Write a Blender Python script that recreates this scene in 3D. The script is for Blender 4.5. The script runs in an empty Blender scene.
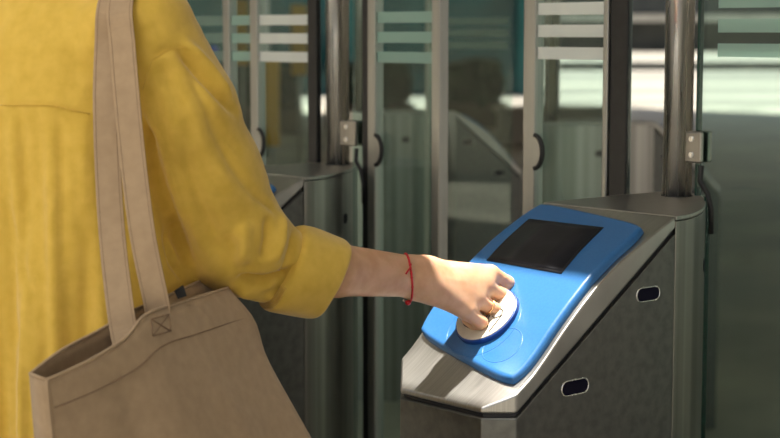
import bpy, bmesh, math, random
import numpy as np
from mathutils import Vector, Matrix
from mathutils.bvhtree import BVHTree
random.seed(4)
col = bpy.context.scene.collection
scene = bpy.context.scene
# ------------------------------------------------------------------ camera constants
FPX, HOR, H = 1685.0, 33.1, 1.30
TH = math.atan((219 - HOR) / FPX)
CAM = Vector((0, 0, H))
def ray(x, y):
    return (Vector(((x - 390) / FPX, 0, 0)) + Vector((0, math.cos(TH), -math.sin(TH)))
            + (219 - y) / FPX * Vector((0, math.sin(TH), math.cos(TH))))
def at(x, y, Y):
    r = ray(x, y); return CAM + r * (Y / r.y)
ANG = math.radians(40.87)
LV = Vector((math.cos(ANG), math.sin(ANG), 0)); WV = Vector((-math.sin(ANG), math.cos(ANG), 0))
AO = Vector((.429, 2.511, 0)); LANE = .9056; UFAR = 2.088
def loc(u, v, z=0): return AO + LV * u + WV * v + Vector((0, 0, z))

# ------------------------------------------------------------------ materials
def newmat(name):
    m = bpy.data.materials.new(name); m.use_nodes = True
    n = m.node_tree.nodes; b = n['Principled BSDF']; return m, n, m.node_tree.links, b
def pmat(name, color, rough=.5, metal=0, spec=.5, **kw):
    m, n, l, b = newmat(name)
    b.inputs['Base Color'].default_value = (*color, 1); b.inputs['Roughness'].default_value = rough
    b.inputs['Metallic'].default_value = metal; b.inputs['Specular IOR Level'].default_value = spec
    for k, v in kw.items(): b.inputs[k.replace('_', ' ')].default_value = v
    return m
def noisy(name, c1, c2, scale=(1, 1, 1), nscale=20, rough=.5, metal=0, bump=0, bdist=.001, detail=4, rvar=0, spec=.5, coords='Object', lo=.35, hi=.65):
    m, n, l, b = newmat(name)
    tc = n.new('ShaderNodeTexCoord'); mp = n.new('ShaderNodeMapping'); mp.inputs['Scale'].default_value = scale
    nz = n.new('ShaderNodeTexNoise'); nz.inputs['Scale'].default_value = nscale; nz.inputs['Detail'].default_value = detail
    l.new(tc.outputs[coords], mp.inputs['Vector']); l.new(mp.outputs[0], nz.inputs['Vector'])
    cr = n.new('ShaderNodeValToRGB'); cr.color_ramp.elements[0].position = lo; cr.color_ramp.elements[1].position = hi
    cr.color_ramp.elements[0].color = (*c1, 1); cr.color_ramp.elements[1].color = (*c2, 1)
    l.new(nz.outputs['Fac'], cr.inputs['Fac']); l.new(cr.outputs['Color'], b.inputs['Base Color'])
    b.inputs['Roughness'].default_value = rough; b.inputs['Metallic'].default_value = metal; b.inputs['Specular IOR Level'].default_value = spec
    if rvar:
        mr = n.new('ShaderNodeMapRange'); mr.inputs['To Min'].default_value = rough - rvar; mr.inputs['To Max'].default_value = rough + rvar
        l.new(nz.outputs['Fac'], mr.inputs['Value']); l.new(mr.outputs[0], b.inputs['Roughness'])
    if bump:
        bp = n.new('ShaderNodeBump'); bp.inputs['Strength'].default_value = bump; bp.inputs['Distance'].default_value = bdist
        l.new(nz.outputs['Fac'], bp.inputs['Height']); l.new(bp.outputs[0], b.inputs['Normal'])
    return m
def cloth(name, c1, c2, weave=1400, rough=.85, slub=(3, 3, 40), bump=.25, sheen=.3):
    m, n, l, b = newmat(name)
    tc = n.new('ShaderNodeTexCoord')
    mp = n.new('ShaderNodeMapping'); mp.inputs['Scale'].default_value = slub
    nz = n.new('ShaderNodeTexNoise'); nz.inputs['Scale'].default_value = 12; nz.inputs['Detail'].default_value = 6
    l.new(tc.outputs['Object'], mp.inputs['Vector']); l.new(mp.outputs[0], nz.inputs['Vector'])
    cr = n.new('ShaderNodeValToRGB'); cr.color_ramp.elements[0].position = .3; cr.color_ramp.elements[1].position = .7
    cr.color_ramp.elements[0].color = (*c1, 1); cr.color_ramp.elements[1].color = (*c2, 1)
    l.new(nz.outputs['Fac'], cr.inputs['Fac']); l.new(cr.outputs[0], b.inputs['Base Color'])
    n2 = n.new('ShaderNodeTexNoise'); n2.inputs['Scale'].default_value = weave; n2.inputs['Detail'].default_value = 2
    l.new(tc.outputs['Object'], n2.inputs['Vector'])
    ad = n.new('ShaderNodeMath'); ad.operation = 'ADD'; l.new(nz.outputs['Fac'], ad.inputs[0]); l.new(n2.outputs['Fac'], ad.inputs[1])
    bp = n.new('ShaderNodeBump'); bp.inputs['Strength'].default_value = bump; bp.inputs['Distance'].default_value = .0012
    l.new(ad.outputs[0], bp.inputs['Height']); l.new(bp.outputs[0], b.inputs['Normal'])
    b.inputs['Roughness'].default_value = rough; b.inputs['Sheen Weight'].default_value = sheen; b.inputs['Specular IOR Level'].default_value = .15
    return m
def glassmat(name, tint, gloss=(.9, .95, .92), ior=1.45, rough=.02, opac=0, opcol=(.8, .85, .8)):
    m = bpy.data.materials.new(name); m.use_nodes = True; n = m.node_tree.nodes; l = m.node_tree.links
    n.remove(n['Principled BSDF']); out = n['Material Output']
    tr = n.new('ShaderNodeBsdfTransparent'); tr.inputs[0].default_value = (*tint, 1)
    gl = n.new('ShaderNodeBsdfGlossy'); gl.inputs['Color'].default_value = (*gloss, 1); gl.inputs['Roughness'].default_value = rough
    lw = n.new('ShaderNodeLayerWeight'); lw.inputs['Blend'].default_value = .5
    pw = n.new('ShaderNodeMath'); pw.operation = 'POWER'; pw.inputs[1].default_value = 4; l.new(lw.outputs['Facing'], pw.inputs[0])
    fr = n.new('ShaderNodeMath'); fr.operation = 'MULTIPLY_ADD'; fr.inputs[1].default_value = .6; fr.inputs[2].default_value = (ior - 1) ** 2 / (ior + 1) ** 2; l.new(pw.outputs[0], fr.inputs[0])
    mx = n.new('ShaderNodeMixShader'); l.new(fr.outputs[0], mx.inputs[0]); l.new(tr.outputs[0], mx.inputs[1]); l.new(gl.outputs[0], mx.inputs[2])
    last = mx
    if opac:
        df = n.new('ShaderNodeBsdfDiffuse'); df.inputs[0].default_value = (*opcol, 1)
        tl = n.new('ShaderNodeBsdfTranslucent'); tl.inputs[0].default_value = (*opcol, 1)
        m1 = n.new('ShaderNodeMixShader'); m1.inputs[0].default_value = .5; l.new(df.outputs[0], m1.inputs[1]); l.new(tl.outputs[0], m1.inputs[2])
        m2 = n.new('ShaderNodeMixShader'); m2.inputs[0].default_value = opac; l.new(mx.outputs[0], m2.inputs[1]); l.new(m1.outputs[0], m2.inputs[2]); last = m2
    l.new(last.outputs[0], out.inputs['Surface'])
    return m
M = {}
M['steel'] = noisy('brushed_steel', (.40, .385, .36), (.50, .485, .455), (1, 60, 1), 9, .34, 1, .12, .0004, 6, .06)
M['steel_side'] = noisy('satin_steel_shaded', (.15, .15, .14), (.20, .20, .185), (1, 1, 1), 60, .42, 1, .35, .0006, 6, .05)  # base darkened to stand for the dark surroundings it reflects
M['steel_post'] = noisy('polished_steel_tube', (.88, .86, .82), (.94, .92, .88), (1, 1, .02), 60, .27, 1, .05, .0003, 4, .05)
M['steel_col'] = noisy('steel_painted_streaks', (.25, .24, .22), (.46, .44, .41), (1, 1, .01), 28, .3, 1, .1, .0003, 3, .05)  # vertical reflections painted into the base colour, darkened overall
M['steel_stile'] = noisy('satin_stile', (.36, .36, .34), (.44, .44, .41), (1, 1, .1), 30, .4, 1)
M['blue'] = noisy('blue_plastic', (.026, .125, .325), (.031, .14, .35), (1, 1, 1), 300, .30, 0, .08, .0003, 2, .03)
M['blue_shadowed'] = pmat('blue_plastic_shadowed', (.008, .05, .24), .4)
M['screen'] = noisy('screen_glass', (.012, .012, .016), (.020, .019, .024), (1, 1, 1), 30, .3, spec=.25)
M['bezel'] = pmat('screen_bezel', (.006, .006, .009), .45)
M['disc'] = noisy('cream_pad', (.62, .54, .43), (.68, .60, .48), (1, 1, 1), 80, .42)
M['ink'] = pmat('pictogram_ink', (.02, .015, .012), .6)
M['dark'] = pmat('dark_recess', (.008, .008, .012), .5)
M['slot'] = pmat('slot_interior', (.004, .003, .015), .5, 0, .1)
M['black'] = noisy('black_powder_coat', (.006, .006, .007), (.012, .012, .013), (1, 1, 1), 50, .4)
M['rubber'] = pmat('black_rubber', (.012, .012, .012), .6)
M['glass'] = glassmat('door_glass', (.82, .93, .90), ior=1.5)
M['glass_far'] = glassmat('far_door_glass', (.84, .93, .90), ior=1.5)
M['glass_edge'] = pmat('glass_edge', (.004, .035, .024), .15)
M['frost'] = glassmat('white_frosted_band', (.8, .85, .82), opac=.92, opcol=(.97, .98, .95))
M['frost_teal'] = glassmat('teal_frosted_band', (.7, .85, .8), opac=.52, opcol=(.66, .84, .77))
M['frost_faint'] = glassmat('faint_frosted_band', (.75, .85, .82), opac=.35, opcol=(.5, .62, .56))
M['shirt'] = cloth('mustard_linen', (.64, .415, .06), (.72, .475, .082), slub=(5, 5, 5), bump=.15)
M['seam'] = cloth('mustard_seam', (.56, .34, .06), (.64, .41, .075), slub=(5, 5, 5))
M['bag'] = cloth('tan_canvas', (.385, .268, .162), (.44, .312, .19), 1100, .9, (6, 6, 6), .3, .1)
M['stitch'] = pmat('tan_thread', (.25, .16, .095), .9)
M['bag_inner'] = cloth('tan_canvas_inside', (.33, .23, .145), (.38, .27, .17), 1100, .9, (6, 6, 6), .3, .1)
M['skin'] = noisy('skin', (.58, .32, .185), (.68, .40, .25), (1, 1, 1), 45, .45, 0, .1, .0006, 5)
M['skin'].node_tree.nodes['Principled BSDF'].inputs['Subsurface Weight'].default_value = .4
M['skin'].node_tree.nodes['Principled BSDF'].inputs['Subsurface Radius'].default_value = (.018, .007, .003)
M['skin'].node_tree.nodes['Principled BSDF'].inputs['Subsurface Scale'].default_value = .8
M['lip'] = pmat('lip', (.45, .12, .10), .4)
M['eye'] = pmat('eye_white', (.8, .78, .75), .2)
M['iris'] = pmat('iris', (.05, .025, .012), .2)
M['hair'] = noisy('dark_hair', (.012, .008, .006), (.04, .025, .016), (30, 30, 2), 10, .5, 0, .5, .003)
M['denim'] = cloth('navy_denim', (.015, .025, .06), (.03, .045, .10))
M['shoe'] = pmat('white_leather', (.6, .58, .55), .5)
M['red'] = noisy('red_thread', (.42, .006, .012), (.62, .015, .025), (1, 1, 1), 700, .6, 0, .5, .0004)
M['red_bead'] = pmat('red_bead', (.48, .008, .012), .35)
M['silver'] = pmat('silver', (.75, .74, .70), .25, 1)
M['gold'] = pmat('gold', (.85, .55, .25), .22, 1)
M['tag'] = pmat('black_label', (.006, .006, .007), .7)
M['tagw'] = pmat('label_mark', (.5, .48, .45), .7)

# ------------------------------------------------------------------ mesh helpers
def link(name, verts, faces, mat, parent=None, smooth=False, mw=None):
    me = bpy.data.meshes.new(name)
    me.from_pydata([tuple(v) for v in verts], [], [tuple(f) for f in faces]); me.update()
    bm = bmesh.new(); bm.from_mesh(me); bmesh.ops.recalc_face_normals(bm, faces=bm.faces); bm.to_mesh(me); bm.free()
    o = bpy.data.objects.new(name, me); col.objects.link(o)
    if mat: me.materials.append(mat)
    if smooth: me.shade_smooth()
    if parent: o.parent = parent
    return o
class MB:
    def __init__(s): s.v = []; s.f = []
    def add(s, v, f):
        b = len(s.v); s.v += [tuple(x) for x in v]; s.f += [tuple(i + b for i in q) for q in f]
    def box(s, x0, x1, y0, y1, z0, z1):
        s.add([(x, y, z) for z in (z0, z1) for y in (y0, y1) for x in (x0, x1)],
              [(0, 1, 3, 2), (4, 6, 7, 5), (0, 4, 5, 1), (2, 3, 7, 6), (0, 2, 6, 4), (1, 5, 7, 3)])
    def tube(s, pts, r, n=8, closed=False, cap=True):
        pts = [Vector(p) for p in pts]; N = len(pts); rs = r if hasattr(r, '__len__') else [r] * N
        t0 = (pts[1] - pts[0]).normalized(); up = Vector((0, 0, 1)) if abs(t0.z) < .9 else Vector((1, 0, 0))
        a = t0.cross(up).normalized(); V = []
        for i, p in enumerate(pts):
            q = pts[(i + 1) % N] if (closed or i < N - 1) else p; pr = pts[i - 1] if (closed or i > 0) else p
            t = (q - pr).normalized(); a = (a - t * a.dot(t)).normalized(); b = t.cross(a)
            V += [p + (a * math.cos(2 * math.pi * k / n) + b * math.sin(2 * math.pi * k / n)) * rs[i] for k in range(n)]
        F = []
        for i in range(N if closed else N - 1):
            j = (i + 1) % N
            F += [(i * n + k, i * n + (k + 1) % n, j * n + (k + 1) % n, j * n + k) for k in range(n)]
        if not closed and cap: F += [tuple(range(n)), tuple(range((N - 1) * n, N * n))]
        s.add(V, F)
    def prism(s, poly, z0, z1):
        n = len(poly); V = [(x, y, z0) for x, y in poly] + [(x, y, z1 if not callable(z1) else z1(x, y)) for x, y in poly]
        s.add(V, [tuple(range(n)), tuple(range(n, 2 * n))] + [(i, (i + 1) % n, n + (i + 1) % n, n + i) for i in range(n)])
    def build(s, name, mat, parent=None, smooth=False, bevel=0, seg=2):
        o = link(name, s.v, s.f, mat, parent, smooth)
        if bevel:
            b = o.modifiers.new('bevel', 'BEVEL'); b.width = bevel; b.segments = seg; b.limit_method = 'ANGLE'; b.angle_limit = math.radians(35)
            o.data.shade_smooth() if not smooth else None
            b.harden_normals = True
        return o
def empty(name, location, rz=0):
    o = bpy.data.objects.new(name, None); col.objects.link(o); o.location = location; o.rotation_euler.z = rz; o.empty_display_size = .1; return o
def tag(o, label, cat, group=None, kind=None):
    if label: o['label'] = label
    if cat: o['category'] = cat
    if group: o['group'] = group
    if kind: o['kind'] = kind
    return o
def copy_tree(o, parent=None):
    c = o.copy(); col.objects.link(c); c.parent = parent
    for ch in o.children: copy_tree(ch, c)
    return c

# ------------------------------------------------------------------ ticket gate (local u along the lane, v across, z up)
WID = .275
US = [-.37, -.334, -.30, -.27, -.25, -.21, -.17, -.125, -.0835, -.048, -.012, 0]
ZS = [.783, .803, .826, .853, .873, .908, .940, .968, .989, 1.006, 1.022, 1.027]
SL = [0]
for i in range(1, 12): SL.append(SL[-1] + math.hypot(US[i] - US[i - 1], ZS[i] - ZS[i - 1]))
def zt(u): return float(np.interp(u, US, ZS))
def sz(u): return .7715 + max(0, u + .335) * (.9995 - .7715) / .326 if u > -.335 else .7715
_sg = np.linspace(0, SL[-1], 200)
_us = np.interp(_sg, SL, US); _zs = np.interp(_sg, SL, ZS)
_k = np.exp(-np.linspace(-2, 2, 21) ** 2); _k /= _k.sum()
_usm = np.convolve(np.pad(_us, 10, mode='reflect', reflect_type='odd'), _k, 'valid'); _zsm = np.convolve(np.pad(_zs, 10, mode='reflect', reflect_type='odd'), _k, 'valid')
def zts(u): return float(np.interp(u, _usm, _zsm))
def surf(s, v, h=0):
    u = np.interp(s, _sg, _usm); z = np.interp(s, _sg, _zsm)
    du = np.interp(s + .004, _sg, _usm) - np.interp(s - .004, _sg, _usm); dz = np.interp(s + .004, _sg, _zsm) - np.interp(s - .004, _sg, _zsm)
    n = math.hypot(du, dz); return Vector((u - dz / n * h, v, z + du / n * h))
PLATE = [(0, 0), (.03, .004), (.06, .015), (.09, .029), (.12, .047), (.15, .067), (.18, .088), (.21, .112), (.24, .138), (.27, .167), (.295, .195),
         (.310, .215), (.316, .232), (.312, .248), (.300, .260), (.282, .268), (.25, .273), (.20, .275), (0, .275)]
def make_gate():
    root = empty('ticket_gate', (0, 0, 0))
    # lower cabinet
    m = MB(); g = .0035; c = .035
    plan = [(-.001, 0), (-.335, 0), (-.37, c), (-.37, .205), (-.318, .262), (-.001, WID)]
    m.prism(plan, 0.0, lambda x, y: sz(x) - g)
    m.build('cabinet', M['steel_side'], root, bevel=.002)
    m = MB(); inner = [(-.004, .004), (-.331, .004), (-.364, c + .002), (-.364, .203), (-.316, .257), (-.004, WID - .004)]
    m.prism(inner, .70, lambda x, y: sz(x) + .006)
    m.build('seam_gap', M['dark'], root)
    # lid
    us = [-.37, -.361, -.352, -.343, -.335, -.326, -.318] + list(np.linspace(-.308, 0, 33)); V = []; F = []; n = len(us)
    for u in us:
        d = max(0, -.335 - u); e = float(np.interp(u, [-.37, -.318, 0], [.205, .262, WID])); b = min(sz(u) + g, zts(u) - .002)
        V += [(u, d, b), (u, d, zts(u)), (u, e, zts(u)), (u, e, b)]
    for i in range(n - 1):
        for k in range(4): F.append((4 * i + k, 4 * i + (k + 1) % 4, 4 * i + 4 + (k + 1) % 4, 4 * i + 4 + k))
    F += [(0, 1, 2, 3), tuple(4 * (n - 1) + k for k in range(4))]
    o = link('lid', V, F, M['steel'], root); b = o.modifiers.new('bevel', 'BEVEL'); b.width = .0035; b.segments = 3; b.limit_method = 'ANGLE'; b.angle_limit = math.radians(30)
    o.data.shade_smooth(); b.harden_normals = True
    # end column and its top plate
    m = MB(); m.prism(PLATE, 0, 1.0195); m.build('end_column', M['steel_col'], root, bevel=.001).data.shade_smooth()
    m = MB(); pl = [((x - .15) * 1.006 + .15 + .0, (y - .14) * 1.006 + .14) for x, y in PLATE]; pl[0] = (0.0, pl[0][1]); pl[-1] = (0.0, pl[-1][1])
    m.prism(pl, 1.0205, 1.0275); m.build('top_plate', M['steel'], root, bevel=.0015)
    # post through the plate
    m = MB(); px, py = .249, .204; m.tube([(px, py, 1.0275), (px, py, 2.15)], .0243, 40); o = m.build('post', M['steel_post'], root, True)
    m = MB(); m.tube([(px, py, 1.0272), (px, py, 1.0290)], [.0268, .0258], 40); m.build('collar', M['rubber'], o, True)
    # latch slot on the column
    def pill(uc, zc, L, Hh, nrm, tang, mat, name, rim=True, par=root, base=None):
        P = base if base is not None else Vector((uc, 0, zc)); r = Hh / 2; pts = []
        for k in range(9): a = -math.pi / 2 + math.pi * k / 8; pts.append((L / 2 - r + r * math.cos(a), r * math.sin(a)))
        for k in range(9): a = math.pi / 2 + math.pi * k / 8; pts.append((-L / 2 + r + r * math.cos(a), r * math.sin(a)))
        T = Vector(tang); Nn = Vector(nrm); W = [P + T * a + Vector((0, 0, b)) + Nn * .0006 for a, b in pts]; Wb = [p - Nn * .004 for p in W]
        k = len(W); ob = link(name, W + Wb, [tuple(range(k)), tuple(range(k, 2 * k))] + [(i, (i + 1) % k, k + (i + 1) % k, k + i) for i in range(k)], mat, par)
        if rim:
            mm = MB(); mm.tube(W, .0011, 6, closed=True); mm.build('slot_rim', M['steel_post'], ob, True)
        return ob
    pill(-.2175, .797, .056, .0215, (0, -1, 0), (1, 0, 0), M['slot'], 'slot')
    pill(-.0615, .9155, .052, .0205, (0, -1, 0), (1, 0, 0), M['slot'], 'slot')
    dd = Vector((.03, .0215, 0)).normalized(); pill(0, 0, .030, .020, (dd.y, -dd.x, 0), dd, M['slot'], 'slot', False, root, Vector((.165, .0772, .930)))
    # blue reader panel, domed over the lid
    N1, N2 = 74, 54; V = []; F = []
    def cl(n): # clustered at ends
        t = np.linspace(-1, 1, n); return np.sign(t) * (1 - (1 - np.abs(t)) ** 1.7)
    A_, B_ = cl(N1), cl(N2)
    CR = {(-1, -1): (.046, .0095), (1, -1): (.398, .0095), (1, 1): (.434, .2665), (-1, 1): (.106, .2665)}
    for a in A_:
        for b_ in B_:
            a2 = a * math.sqrt(max(0, 1 - .16 * b_ ** 8 / 2 - .02 * b_ * b_)); b2 = b_ * math.sqrt(1 - .26 * a ** 8 / 2)
            w00 = (1 - a2) * (1 - b2) / 4; w10 = (1 + a2) * (1 - b2) / 4; w11 = (1 + a2) * (1 + b2) / 4; w01 = (1 - a2) * (1 + b2) / 4
            s = w00 * CR[(-1, -1)][0] + w10 * CR[(1, -1)][0] + w11 * CR[(1, 1)][0] + w01 * CR[(-1, 1)][0]
            v = w00 * CR[(-1, -1)][1] + w10 * CR[(1, -1)][1] + w11 * CR[(1, 1)][1] + w01 * CR[(-1, 1)][1]
            d = min((1 - abs(a)) * .17, (1 - abs(b_)) * .128); e = min(d, .009) / .009
            V.append(surf(s, v, .0005 + .0115 * math.sqrt(max(0, 1 - (1 - e) ** 2.2))))
    for i in range(N1 - 1):
        for j in range(N2 - 1): F.append((i * N2 + j, i * N2 + j + 1, (i + 1) * N2 + j + 1, (i + 1) * N2 + j))
    pan = link('reader_panel', V, F, M['blue'], root, True)
    HP = .012
    # screen
    def patch(name, quad, h, mat, par, n1=14, n2=4, thick=.001):
        V = []; F = []
        for i in range(n1):
            for j in range(n2):
                a = i / (n1 - 1); b = j / (n2 - 1)
                s = (quad[0][0] * (1 - a) + quad[1][0] * a) * (1 - b) + (quad[3][0] * (1 - a) + quad[2][0] * a) * b
                v = (quad[0][1] * (1 - a) + quad[1][1] * a) * (1 - b) + (quad[3][1] * (1 - a) + quad[2][1] * a) * b
                V.append(surf(s, v, h))
        for i in range(n1 - 1):
            for j in range(n2 - 1): F.append((i * n2 + j, i * n2 + j + 1, (i + 1) * n2 + j + 1, (i + 1) * n2 + j))
        o = link(name, V, F, mat, par, True); sm = o.modifiers.new('s', 'SOLIDIFY'); sm.thickness = thick; sm.offset = 0
        return o
    Q = [(.2545, .0665), (.3735, .0800), (.3735, .2370), (.2595, .2280)]
    scr = patch('screen', Q, HP + .0008, M['bezel'], pan)
    k = .0045; Q2 = [(Q[0][0] + k, Q[0][1] + k), (Q[1][0] - k, Q[1][1] + k), (Q[2][0] - k, Q[2][1] - k), (Q[3][0] + k, Q[3][1] - k)]
    patch('display_glass', Q2, HP + .0016, M['screen'], scr, thick=.0006)
    # card pad : raised puck with cream face
    s0, v0 = .1545, .140
    def ringpts(r, h, s0=s0, v0=v0, n=64, a0=0, a1=2 * math.pi, close=False):
        f = surf(s0, v0, h); f1 = (surf(s0 + .03, v0, h) - surf(s0 - .03, v0, h)).normalized(); f2 = Vector((0, 1, 0))
        return [f + f1 * r * math.cos(a0 + (a1 - a0) * i / n) + f2 * r * math.sin(a0 + (a1 - a0) * i / n) for i in range(n)], f, f1
    lay = [(.0520, .004), (.0520, HP + .0045), (.0514, HP + .0062), (.0504, HP + .0068), (.0495, HP + .0066)]
    V = []; F = []
    for r, h in lay: V += ringpts(r, h)[0]
    for i in range(len(lay) - 1): F += [(i * 64 + k, i * 64 + (k + 1) % 64, (i + 1) * 64 + (k + 1) % 64, (i + 1) * 64 + k) for k in range(64)]
    F.append(tuple(range((len(lay) - 1) * 64, len(lay) * 64)))
    pad = link('card_pad', V, F, M['blue_shadowed'], pan, False)  # rim's dark navy stands in for the shadow round the puck
    tag(pad, 'raised rim of the round card pad, shadow put into its dark navy colour', None)
    V = ringpts(.0492, HP + .0066)[0] + ringpts(.0492, HP + .0076)[0] + ringpts(.0484, HP + .0081)[0]
    F = [(k, (k + 1) % 64, 64 + (k + 1) % 64, 64 + k) for k in range(64)] + [(64 + k, 64 + (k + 1) % 64, 128 + (k + 1) % 64, 128 + k) for k in range(64)] + [tuple(range(128, 192))]
    face = link('pad_face', V, F, M['disc'], pad); tag(face, 'cream disc face of the card pad', None)
    # embossed rings on the blue panel
    m = MB(); P = ringpts(.062, HP + .0018)[0]; m.tube([surf(*_sv(p), HP - .0003) for p in P], .0008, 6, closed=True); m.build('embossed_ring', M['blue'], pan, True)
    m = MB(); P = ringpts(.033, HP, .122, .078)[0]; m.tube([surf(*_sv(p), HP - .0003) for p in P], .0008, 6, closed=True); m.build('embossed_ring', M['blue'], pan, True)
    # pictogram on the pad face: a hand holding a card
    c0 = surf(s0, v0, HP + .0084); f1 = (surf(s0 + .03, v0, 0) - surf(s0 - .03, v0, 0)).normalized()
    def q(x, y): return c0 + f1 * x * .0105 + Vector((0, 1, 0)) * y * .0105
    m = MB()
    for line in [[(-1.6, 3.6), (-2.6, 2.2), (-3.0, .4), (-2.8, -1.0), (-2.0, -2.1)], [(-2.0, -2.1), (-.9, -1.2), (-.2, -1.0)],
                 [(-2.9, -2.9), (-1.4, -3.0), (.2, -3.1), (1.1, -2.6), (1.3, -1.8), (.6, -1.5)], [(.2, -3.1), (-.5, -2.2), (-.2, -1.6)],
                 [(1.3, -1.8), (.7, -.9), (-.1, -.6), (-.9, -.7)], [(1.0, -.9), (.8, .1), (0, .4), (-.8, .2)], [(.8, .1), (.6, 1.2), (-.3, 1.4), (-1.0, 1.2)],
                 [(1.6, 3.4), (3.2, 2.0), (1.9, -.3), (1.1, .2)], [(1.6, 3.4), (-.9, 2.9), (-1.2, 1.5)]]:
        P = [q(*p) for p in line]; m.tube(P, .00085, 5)
    for a, b in (((-1.9, 1.7), (-1.2, .6)), ((-2.3, 1.2), (-1.7, .1))): m.tube([q(*a), q(*b)], .0014, 5)
    m.build('pictogram', M['ink'], face)
    return root
def _sv(p):
    s = float(np.interp(p[0], _usm, _sg)); return s, p[1]

gate = make_gate()
def place(o, P, rz): o.location = P; o.rotation_euler.z = rz
place(gate, loc(0, 0), ANG)
G1 = 'stainless steel ticket gates standing side by side'
tag(gate, 'brushed steel ticket gate with blue reader panel under the reaching hand, nearest the camera', 'ticket gate', G1)
g1 = copy_tree(gate); place(g1, loc(0, LANE), ANG); tag(g1, 'steel ticket gate half hidden behind the yellow sleeve and bare forearm', 'ticket gate', G1)
g2 = copy_tree(gate); place(g2, loc(UFAR, 2 * LANE), ANG); g2.scale.x = -1; tag(g2, 'distant ticket gate seen through the right glass, partly behind the nearest tall steel post', 'ticket gate', G1)
g3 = copy_tree(gate); place(g3, loc(UFAR, 3 * LANE), ANG); g3.scale.x = -1; tag(g3, 'distant ticket gate with sloping nose seen in the open gap between the striped glass doors', 'ticket gate', G1)

# ------------------------------------------------------------------ glass doors in the gate line (local x across = WV)
ZB = .12
def leaf(name, label, s0, s1, stiles, stripes, dz=0, sm='frost', gm='glass', u=.22, handle=None, clamp=None, edge=None, top=2.1, low=None, group='glass doors across the lanes'):
    root = empty(name, loc(u, (s0 + s1) / 2), ANG + math.pi / 2); c = (s0 + s1) / 2
    tag(root, label, 'glass door', group)
    l0, l1 = low or (s0, s1); m = MB()
    if low:   # the pane is notched where it passes the rounded column
        zn = 1.035; P = [(l0, ZB), (l1, ZB), (l1, zn), (s1, zn), (s1, top), (s0, top), (s0, zn), (l0, zn)]
        P = [p for i, p in enumerate(P) if p != P[i - 1]]; k = len(P)
        m.add([(x - c, y, z) for y in (-.004, .004) for x, z in P], [tuple(range(k)), tuple(range(k, 2 * k))] + [(i, (i + 1) % k, k + (i + 1) % k, k + i) for i in range(k)])
    else: m.box(s0 - c, s1 - c, -.004, .004, ZB, top)
    m.build('glass_pane', M[gm], root)
    for a, b, mat in stiles:
        m = MB(); w = .012 if mat != 'black' else .007; m.box(a - c, b - c, -w, w, 1.03 if (low and low[0] > a) else .0, top + .02); m.build('stile', M[mat], root, bevel=.003)
    if stripes:
        for z in (1.25, 1.289, 1.328):
            m = MB(); m.box(stripes[0] - c, stripes[1] - c, .0042, .0052, z + dz, z + dz + .0215); m.build('stripe', M[sm], root)
    if handle:
        s, z, sg = handle; m = MB()
        P = [(s - c + sg * .020 * math.sin(math.pi * k / 12), .012, z + .030 * math.cos(math.pi * k / 12)) for k in range(13)]
        m.tube(P, .0042, 8); m.build('bumper', M['rubber'], root, True)
        m = MB(); P = [(s - c + sg * .016 * math.sin(math.pi * k / 12), 0, z + .026 * math.cos(math.pi * k / 12)) for k in range(13)]
        n = len(P); m.add([(x, .011, zz) for x, _, zz in P] + [(x, .015, zz) for x, _, zz in P], [tuple(range(n)), tuple(range(n, 2 * n))] + [(i, (i + 1) % n, n + (i + 1) % n, n + i) for i in range(n)])
        m.build('bumper_plate', M['steel_stile'], root)
    if clamp:
        a, b, z = clamp; m = MB(); m.box(a - c, b - c, .006, .016, z - .026, z + .026); m.box(a - c, b - c, -.016, -.006, z - .026, z + .026)
        cp = m.build('hinge_clamp', M['steel_col'], root, bevel=.004, seg=3)
        for zz in (-.013, .013):
            m = MB(); x = (a * .45 + b * .55) - c; m.tube([(x, .015, z + zz), (x, .0185, z + zz)], .005, 12); m.build('bolt', M['steel_post'], cp, bevel=.001)
        m = MB(); e = a - c; m.tube([(e + .002, .010, z - .03), (e + .004, .010, z - .055), (e - .012, .010, z - .075), (e - .02, .010, z - .10), (e - .02, .010, z - .14)], .0045, 8)
        m.build('rubber_strap', M['rubber'], root, True)
    if edge is not None:
        m = MB(); m.box(edge - c - .002, edge - c + .002, -.0055, .0055, 1.035 if low else ZB, top + .002)
        if low: m.box(l1 - c - .002, l1 - c + .002, -.0055, .0055, ZB, 1.035); m.build('glass_edge', M['glass_edge'], root)
    return root
leaf('glass_door', 'clear glass door with pale teal stripes at the right edge of the photo, clamped to the nearest post', -.27, .137, [(-.30, -.27, 'steel_stile')], (-.268, .098), .012, 'frost_teal',
     clamp=(.120, .154, 1.115), edge=.137, low=(-.27, .117))
leaf('glass_door', 'glass door with bright white stripes beside the thick black upright', .286, .530, [(.288, .327, 'black'), (.3275, .339, 'steel_stile'), (.500, .530, 'steel_stile')], (.339, .500), .004,
     handle=(.499, 1.088, -1))
leaf('glass_door', 'glass door with green tinted stripes above the bare forearm', .752, .990, [(.752, .776, 'steel_stile'), (.942, .966, 'steel_stile'), (.967, .989, 'black')], (.776, .942), -.008, 'frost_teal',
     handle=(.941, 1.068, -1))
leaf('glass_door', 'narrow clear glass door clamped right beside the tall steel post of the middle gate', .995, 1.022, [], None, 0, clamp=(1.000, 1.050, 1.098), edge=.995)
leaf('glass_door', 'glass door with bright white stripes just left of the middle steel post', 1.136, 1.362, [(1.136, 1.166, 'black'), (1.335, 1.362, 'steel_stile')], (1.167, 1.335), -.011,
     handle=(1.333, 1.063, -1), low=(1.184, 1.362))
leaf('glass_door', 'narrow glass door with teal stripes next to the yellow shoulder', 1.366, 1.463, [(1.438, 1.463, 'steel_stile')], (1.37, 1.438), -.011, 'frost_teal')
leaf('glass_door', 'dim glass door with faint stripes touching the outline of the yellow shoulder', 1.468, 1.68, [(1.66, 1.68, 'steel_stile')], (1.47, 1.655), -.011, 'frost_faint')
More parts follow.
